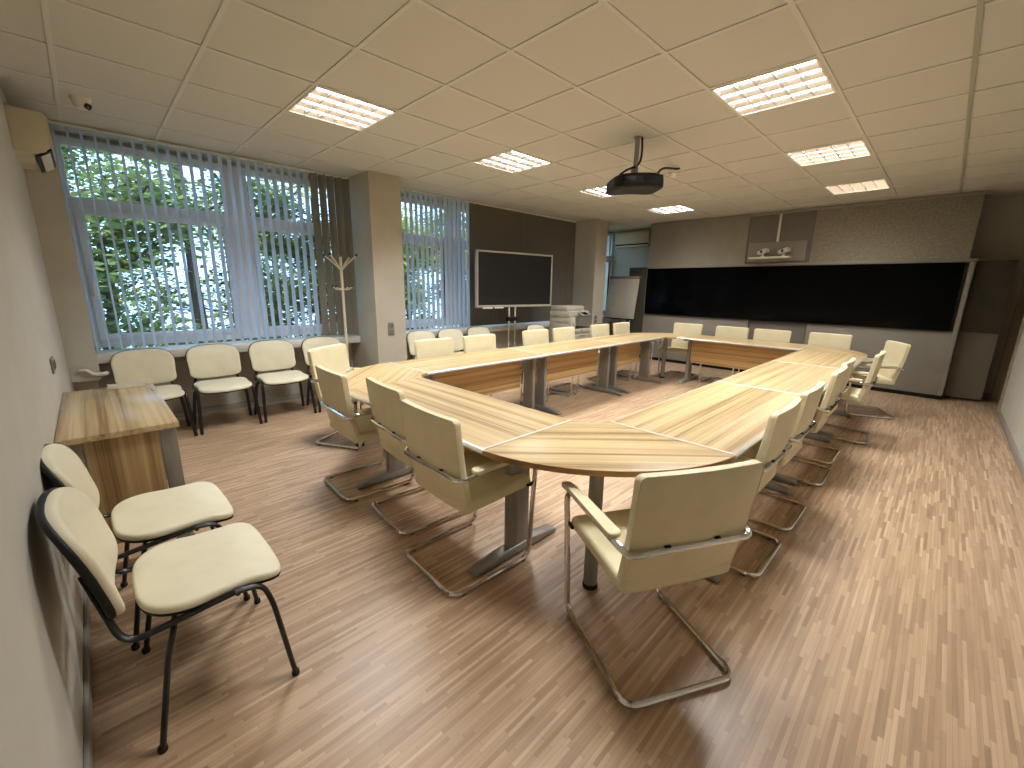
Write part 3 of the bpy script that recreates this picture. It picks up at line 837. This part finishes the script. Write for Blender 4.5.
for x, y in ((.06, .06), (wx - .06, .06), (.06, wy - .06), (wx - .06, wy - .06)):
    MB().lathe([(.028, 0), (.028, .045)], 14, Matrix.Translation((x, y, 0))).build('caster', M['rubber'], cp)

# ------------------------------------------------------------------ alcove: flip chart and second air conditioner
fc = tag(empty('flip_chart', (7.86, 1.70, 0), R(-90)), 'white flip chart easel leaning in the alcove beside the wall screens', 'flip chart')
q = Matrix.Translation((0, 0, .82)) @ Matrix.Rotation(R(-9), 4, 'X')
MB().box(-.35, -.012, 0, .35, .012, .86, .006, M=q).build('board', M['paper'], fc)
MB().box(-.355, -.024, .82, .355, .016, .872, .004, M=q).build('clamp_bar', M['grey_plastic'], fc)
MB().box(-.35, -.07, -.02, .35, .012, .0, .003, M=q).build('pen_tray', M['black'], fc)
for s in (-1, 1):
    MB().tube([(s * .27, .0, .84), (s * .34, -.14, .006)], .012, 8).build('leg', M['alu'], fc)
MB().tube([(0, .14, 1.62), (0, .60, .006)], .012, 8).build('leg', M['alu'], fc)
a2 = tag(empty('air_conditioner', (XB, 1.97, 2.335), PI), 'cream split air conditioner high on the back wall above the flip chart', 'air conditioner', 'split air conditioners')
ac_unit(a2, .82)

# ------------------------------------------------------------------ wall of screens
XF = 8.10
def clad(name, y0, y1, z0, z1, m, x0=XF, x1=XF + .10):
    return structure(MB().box(x0, y0, z0, x1, y1, z1, .003).build(name, M[m]))
clad('wall_back_upper_left_panel', -.535, 1.245, 1.875, H - .05, 'panel_grey')
clad('wall_back_upper_centre_panel', -1.485, -.545, 1.875, H - .05, 'panel_dark', XF + .02)
clad('wall_back_upper_right_panel', -3.22, -1.495, 1.875, H - .05, 'panel_mottle')
clad('wall_back_lower_left_panel', -.735, 1.245, .06, .93, 'panel_grey')
clad('wall_back_lower_centre_panel', -1.585, -.745, .06, .93, 'panel_dark', XF + .02)
clad('wall_back_lower_right_panel', -3.28, -1.595, .06, .93, 'panel_grey')
clad('wall_back_left_wing_panel', 1.265, 1.68, .03, 1.86, 'panel_wing', XF + .03)
clad('wall_back_right_wing_panel', -3.66, -3.30, .93, 1.86, 'panel_wing', XF + .24, XF + .30)
clad('wall_back_right_wing_lower_panel', -3.66, -3.30, .03, .925, 'panel_wing_low', XF + .24, XF + .30)
clad('wall_back_plinth', -3.27, 1.5, 0, .06, 'black', XF + .03, XF + .10)
structure(MB().box(XF + .09, -3.28, .06, XF + .49, 1.66, 1.86).box(XF + .09, -3.22, 1.86, XF + .49, 1.245, H).build('wall_back_carcass', M['panel_dark']))
structure(MB().box(XF - .012, -3.30, 1.835, XF + .09, 1.262, 1.875, .003).box(XF - .010, -3.285, .06, XF + .09, -3.235, 1.84, .003)
          .box(XF - .010, 1.235, .06, XF + .09, 1.262, 1.84, .003).box(XF - .006, -3.235, H - .05, XF + .1, 1.245, H - .006, .003)
          .box(XF - .004, -.547, 1.875, XF + .02, -.533, H - .05).box(XF - .004, -1.497, 1.875, XF + .02, -1.483, H - .05)
          .build('trim_6', M['panel_grey']))
for i, (y0, y1, lab) in enumerate(((-.247, 1.232, 'black wall screen at the left end, above the grey panelling'), (-1.727, -.247, 'black wall screen in the middle, under the camera shelf'), (-3.20, -1.727, 'black wall screen at the right end, beside the dark wing panel'))):
    e = tag(empty('wall_screen', (XF, (y0 + y1) / 2, .945)), lab, 'screen', 'three black wall screens side by side')
    w = (y1 - y0) / 2; h = .885
    MB().box(-.035, -w, 0, .0, w, h, .0008, 1).build('housing', M['black'], e)
    MB().box(-.039, -w + .0005, .006, -.034, w - .0005, h - .006).build('screen', M['screen'], e)
# camera shelf above the middle screen
cb = tag(empty('camera_shelf', (XF + .02, -1.00, 1.93)), 'grey backplate with white shelf above the middle wall screen', 'shelf')
MB().box(-.03, -.42, -.02, 0, .42, .285, .004).build('backplate', M['panel_grey'], cb)
MB().box(-.19, -.24, .02, -.03, .36, .045, .004).build('shelf_board', M['white_plastic'], cb)
MB().box(-.024, -.017, .285, 0, .017, H - 1.93 - .05, .004).build('cable_duct', M['white_plastic'], cb)
for y, lab in ((.16, 'small white conference camera on the wall shelf, nearer the flip chart'), (-.14, 'small white conference camera on the wall shelf, under the cable duct')):
    e = tag(empty('conference_camera', (XF + .02 - .11, -1.00 + y, 1.975), R(160)), lab, 'camera', 'white conference cameras on the shelf')
    MB().lathe([(.035, 0), (.035, .012), (.014, .02), (.014, .055)], 18).build('stand', M['white_plastic'], e)
    q = Matrix.Translation((0, 0, .085)) @ Matrix.Rotation(R(18), 4, 'X')
    MB().box(-.05, -.08, -.032, .05, .08, .032, .012, 3, M=q).build('body', M['white_plastic'], e)
    MB().lathe([(0, 0), (.02, 0), (.02, .008), (0, .008)], 16, Matrix.Translation((.05, 0, .085)) @ Matrix.Rotation(PI / 2, 4, 'Y')).build('lens', M['lens'], e)

# ------------------------------------------------------------------ projector
pj = tag(empty('projector', (3.50, -1.02, 0)), 'black ceiling projector on a grey pole above the table ring', 'projector')
MB().lathe([(.021, H), (.021, H - .012), (.021, H - .014), (.021, H - .24)][::-1], 20).build('pole', M['steel'], pj)
MB().lathe([(.036, H - .001), (.036, H - .008), (.02, H - .009)][::-1], 20).build('ceiling_plate', M['steel'], pj)
bz = H - .365
q = Matrix.Translation((.03, .02, bz)) @ Matrix.Rotation(R(140), 4, 'Z') @ Matrix.Rotation(R(3), 4, 'Y')
def pbody(p): return Vector((p.x, p.y, p.z - .012 * (abs(p.x) / .2) ** 2))
MB().slab(rrect(.45, .34, .09, 8), .115, .034, .010, .004, pbody, q).build('casing', M['black'], pj)
MB().lathe([(.055, 0), (.055, .03), (.045, .034), (.04, .02), (0, .022)], 24, q @ Matrix.Translation((.08, -.145, .0)) @ Matrix.Rotation(PI / 2, 4, 'X')).build('lens', M['lens'], pj)
MB().box(-.19, .166, -.035, -.02, .174, .035, .003, M=q).build('vent_grille', M['rubber'], pj)
MB().box(.05, .166, -.02, .15, .173, .03, .003, M=q).build('port_panel', M['black_metal'], pj)
MB().lathe([(.0, 0), (.008, .001), (.008, .006), (0, .007)], 12, q @ Matrix.Translation((-.12, .06, .062))).build('status_button', M['white_plastic'], pj)
MB().box(-.07, -.06, .055, .07, .06, .075, .004, M=q).box(-.025, -.025, .07, .025, .025, .14, .004, M=q).build('mount_bracket', M['steel'], pj)
MB().tube(fillet([(.022, -.03, H), (.034, -.034, H - .12), (.012, -.03, H - .22), (-.07, .05, H - .265), (-.10, .09, H - .30), (-.11, .10, H - .33)], .08, 7), .009, 8).build('cable', M['rubber'], pj)
sd = tag(empty('smoke_detector', (4.80, -.73, H)), 'small white smoke detector on the ceiling just behind the projector', 'smoke detector')
MB().lathe([(.052, 0), (.052, -.014), (.046, -.020), (.040, -.040), (.024, -.048), (0, -.05)], 24).build('housing', M['white_plastic'], sd)
ca = tag(MB().tube(fillet([(3.68, -1.06, H - .33), (3.95, -.95, H - .25), (4.30, -.85, H - .06), (4.62, -.86, H - .015), (4.66, -.86, H)], .12, 7), .011, 8).build('cable', M['rubber']), 'black cable hanging from projector to the ceiling near the smoke detector', 'cable')

# ------------------------------------------------------------------ outside: trees seen through the windows
structure(MB().box(-25, 3.2, -4.4, 45, 40, -4.2).build('ground', M['ground']))
def tree(x, y, h, rad, trunk_r, nleaf, m, label, seed, base=-4.2, low=.12, dense=1.0):
    rnd = random.Random(seed)
    e = tag(empty('tree', (x, y, base)), label, 'tree', 'trees outside the windows')
    t = MB(); pts = [Vector((0, 0, 0))]
    for k in range(1, 9): pts.append(Vector((rnd.uniform(-.12, .12), rnd.uniform(-.12, .12), h * .92 * k / 8)))
    segs = 10; n = len(pts); vs = []; fs = []
    for i, p in enumerate(pts):
        r_ = trunk_r * (1.15 - .95 * i / (n - 1))
        for k in range(segs):
            a = 2 * PI * k / segs; vs.append((p.x + r_ * math.cos(a), p.y + r_ * math.sin(a), p.z))
    for i in range(n - 1):
        for k in range(segs): fs.append((i * segs + k, i * segs + (k + 1) % segs, (i + 1) * segs + (k + 1) % segs, (i + 1) * segs + k))
    t.add(vs, fs)
    tips = []
    for b in range(44):
        z = h * rnd.uniform(low + .05, .9); a = rnd.uniform(0, 2 * PI); ln = rad * rnd.uniform(.55, 1.0) * (1.1 - .5 * abs(z / h - .45))
        p0 = Vector((0, 0, z)); p1 = p0 + Vector((math.cos(a), math.sin(a), .35)) * ln * .55; p2 = p0 + Vector((math.cos(a), math.sin(a), rnd.uniform(.1, .5))) * ln
        t.tube([p0, p1, p2], trunk_r * .16, 5); tips += [p1, p2, p0.lerp(p1, .6), p1.lerp(p2, .5)]
    t.build('trunk', M['bark'], e)
    f = MB(); V = []; F = []
    for i in range(nleaf):
        c = rnd.choice(tips); s = .21 * rad / 2
        p = c + Vector((rnd.gauss(0, s), rnd.gauss(0, s), rnd.gauss(0, s * .8)))
        if p.z < h * low: p.z = h * low + rnd.random() * .4
        a = rnd.uniform(0, 2 * PI); tilt = rnd.uniform(-1.0, 1.0); sz = rnd.uniform(.09, .19)
        d = Vector((math.cos(a), math.sin(a), rnd.uniform(-.6, .3))).normalized(); w = d.cross(Vector((math.sin(tilt), 0, math.cos(tilt)))).normalized()
        b = len(V); V += [p, p + d * sz * .5 + w * sz * .32, p + d * sz, p + d * sz * .5 - w * sz * .32]; F.append((b, b + 1, b + 2, b + 3))
    me = bpy.data.meshes.new('crown'); me.from_pydata([tuple(v) for v in V], [], F); me.materials.append(m)
    o = bpy.data.objects.new('crown', me); COL.objects.link(o); o.parent = e
    return e
tree(.15, 6.4, 7.6, 2.3, .17, 25389, M['leaf'], 'leafy tree with a dark trunk outside the left pane of the first window', 1)
tree(1.30, 6.2, 9.6, 2.2, .15, 23575, M['leaf_yellow'], 'tree with a thick trunk rising behind the middle of the first window', 2, low=.80)
tree(3.9, 7.6, 8.2, 2.2, .15, 21762, M['leaf'], 'green tree outside the right pane of the first window', 3)
tree(6.1, 7.2, 7.6, 2.2, .15, 21762, M['leaf_yellow'], 'yellow-green tree outside the second window', 4)
tree(8.4, 7.8, 8.0, 2.4, .15, 18135, M['leaf'], 'tree outside the second window, toward the display', 5)
tree(-2.2, 8.2, 7.4, 2.4, .16, 18135, M['leaf_yellow'], 'tree at the far left edge of the first window', 6)
tree(-.6, 12.5, 9.5, 3.0, .2, 18135, M['leaf'], 'taller tree standing further back, behind the left pane of the first window', 11)
tree(4.6, 13.0, 9.5, 3.2, .2, 18135, M['leaf_yellow'], 'taller tree standing further back, between first and second window', 12)
tree(11.3, 8.4, 8.2, 2.5, .16, 16321, M['leaf_yellow'], 'tree beyond the grey blind behind the interactive display', 8)

# ------------------------------------------------------------------ daylight
w = bpy.data.worlds.new('World'); SC.world = w; w.use_nodes = True
nt = w.node_tree
bg = nt.nodes['Background']
bg.inputs[0].default_value = (.40, .64, 1.0, 1); bg.inputs[1].default_value = 3.9
sun = bpy.data.lights.new('sun', 'SUN'); sun.energy = 5.6; sun.angle = R(1); sun.color = (1, .95, .82)
so = bpy.data.objects.new('sun', sun); COL.objects.link(so)
so.rotation_euler = Vector((-.45, -.62, .75)).to_track_quat('Z', 'Y').to_euler()

# ------------------------------------------------------------------ camera
yaw, pitch, roll, fpx = 0.7893, -0.2258, 0.0155, 422.2582
fw = Vector((math.cos(yaw) * math.cos(pitch), math.sin(yaw) * math.cos(pitch), math.sin(pitch)))
r0 = Vector((math.sin(yaw), -math.cos(yaw), 0)); u0 = r0.cross(fw)
rr = r0 * math.cos(roll) + u0 * math.sin(roll); uu = -r0 * math.sin(roll) + u0 * math.cos(roll)
cam = bpy.data.cameras.new('camera'); co = bpy.data.objects.new('camera', cam); COL.objects.link(co)
cam.sensor_width = 36; cam.sensor_fit = 'HORIZONTAL'; cam.lens = fpx / 1024 * 36; cam.clip_start = .02; cam.clip_end = 200
Mc = Matrix.Identity(4)
for i in range(3): Mc[i][0] = rr[i]; Mc[i][1] = uu[i]; Mc[i][2] = -fw[i]
Mc.translation = Vector((-.0586, -3.1236, 1.43)); co.matrix_world = Mc
SC.camera = co

vs = SC.view_settings
vs.view_transform = 'Standard'; vs.look = 'None'; vs.gamma = 1; vs.use_curve_mapping = False
vs.exposure = 0.06
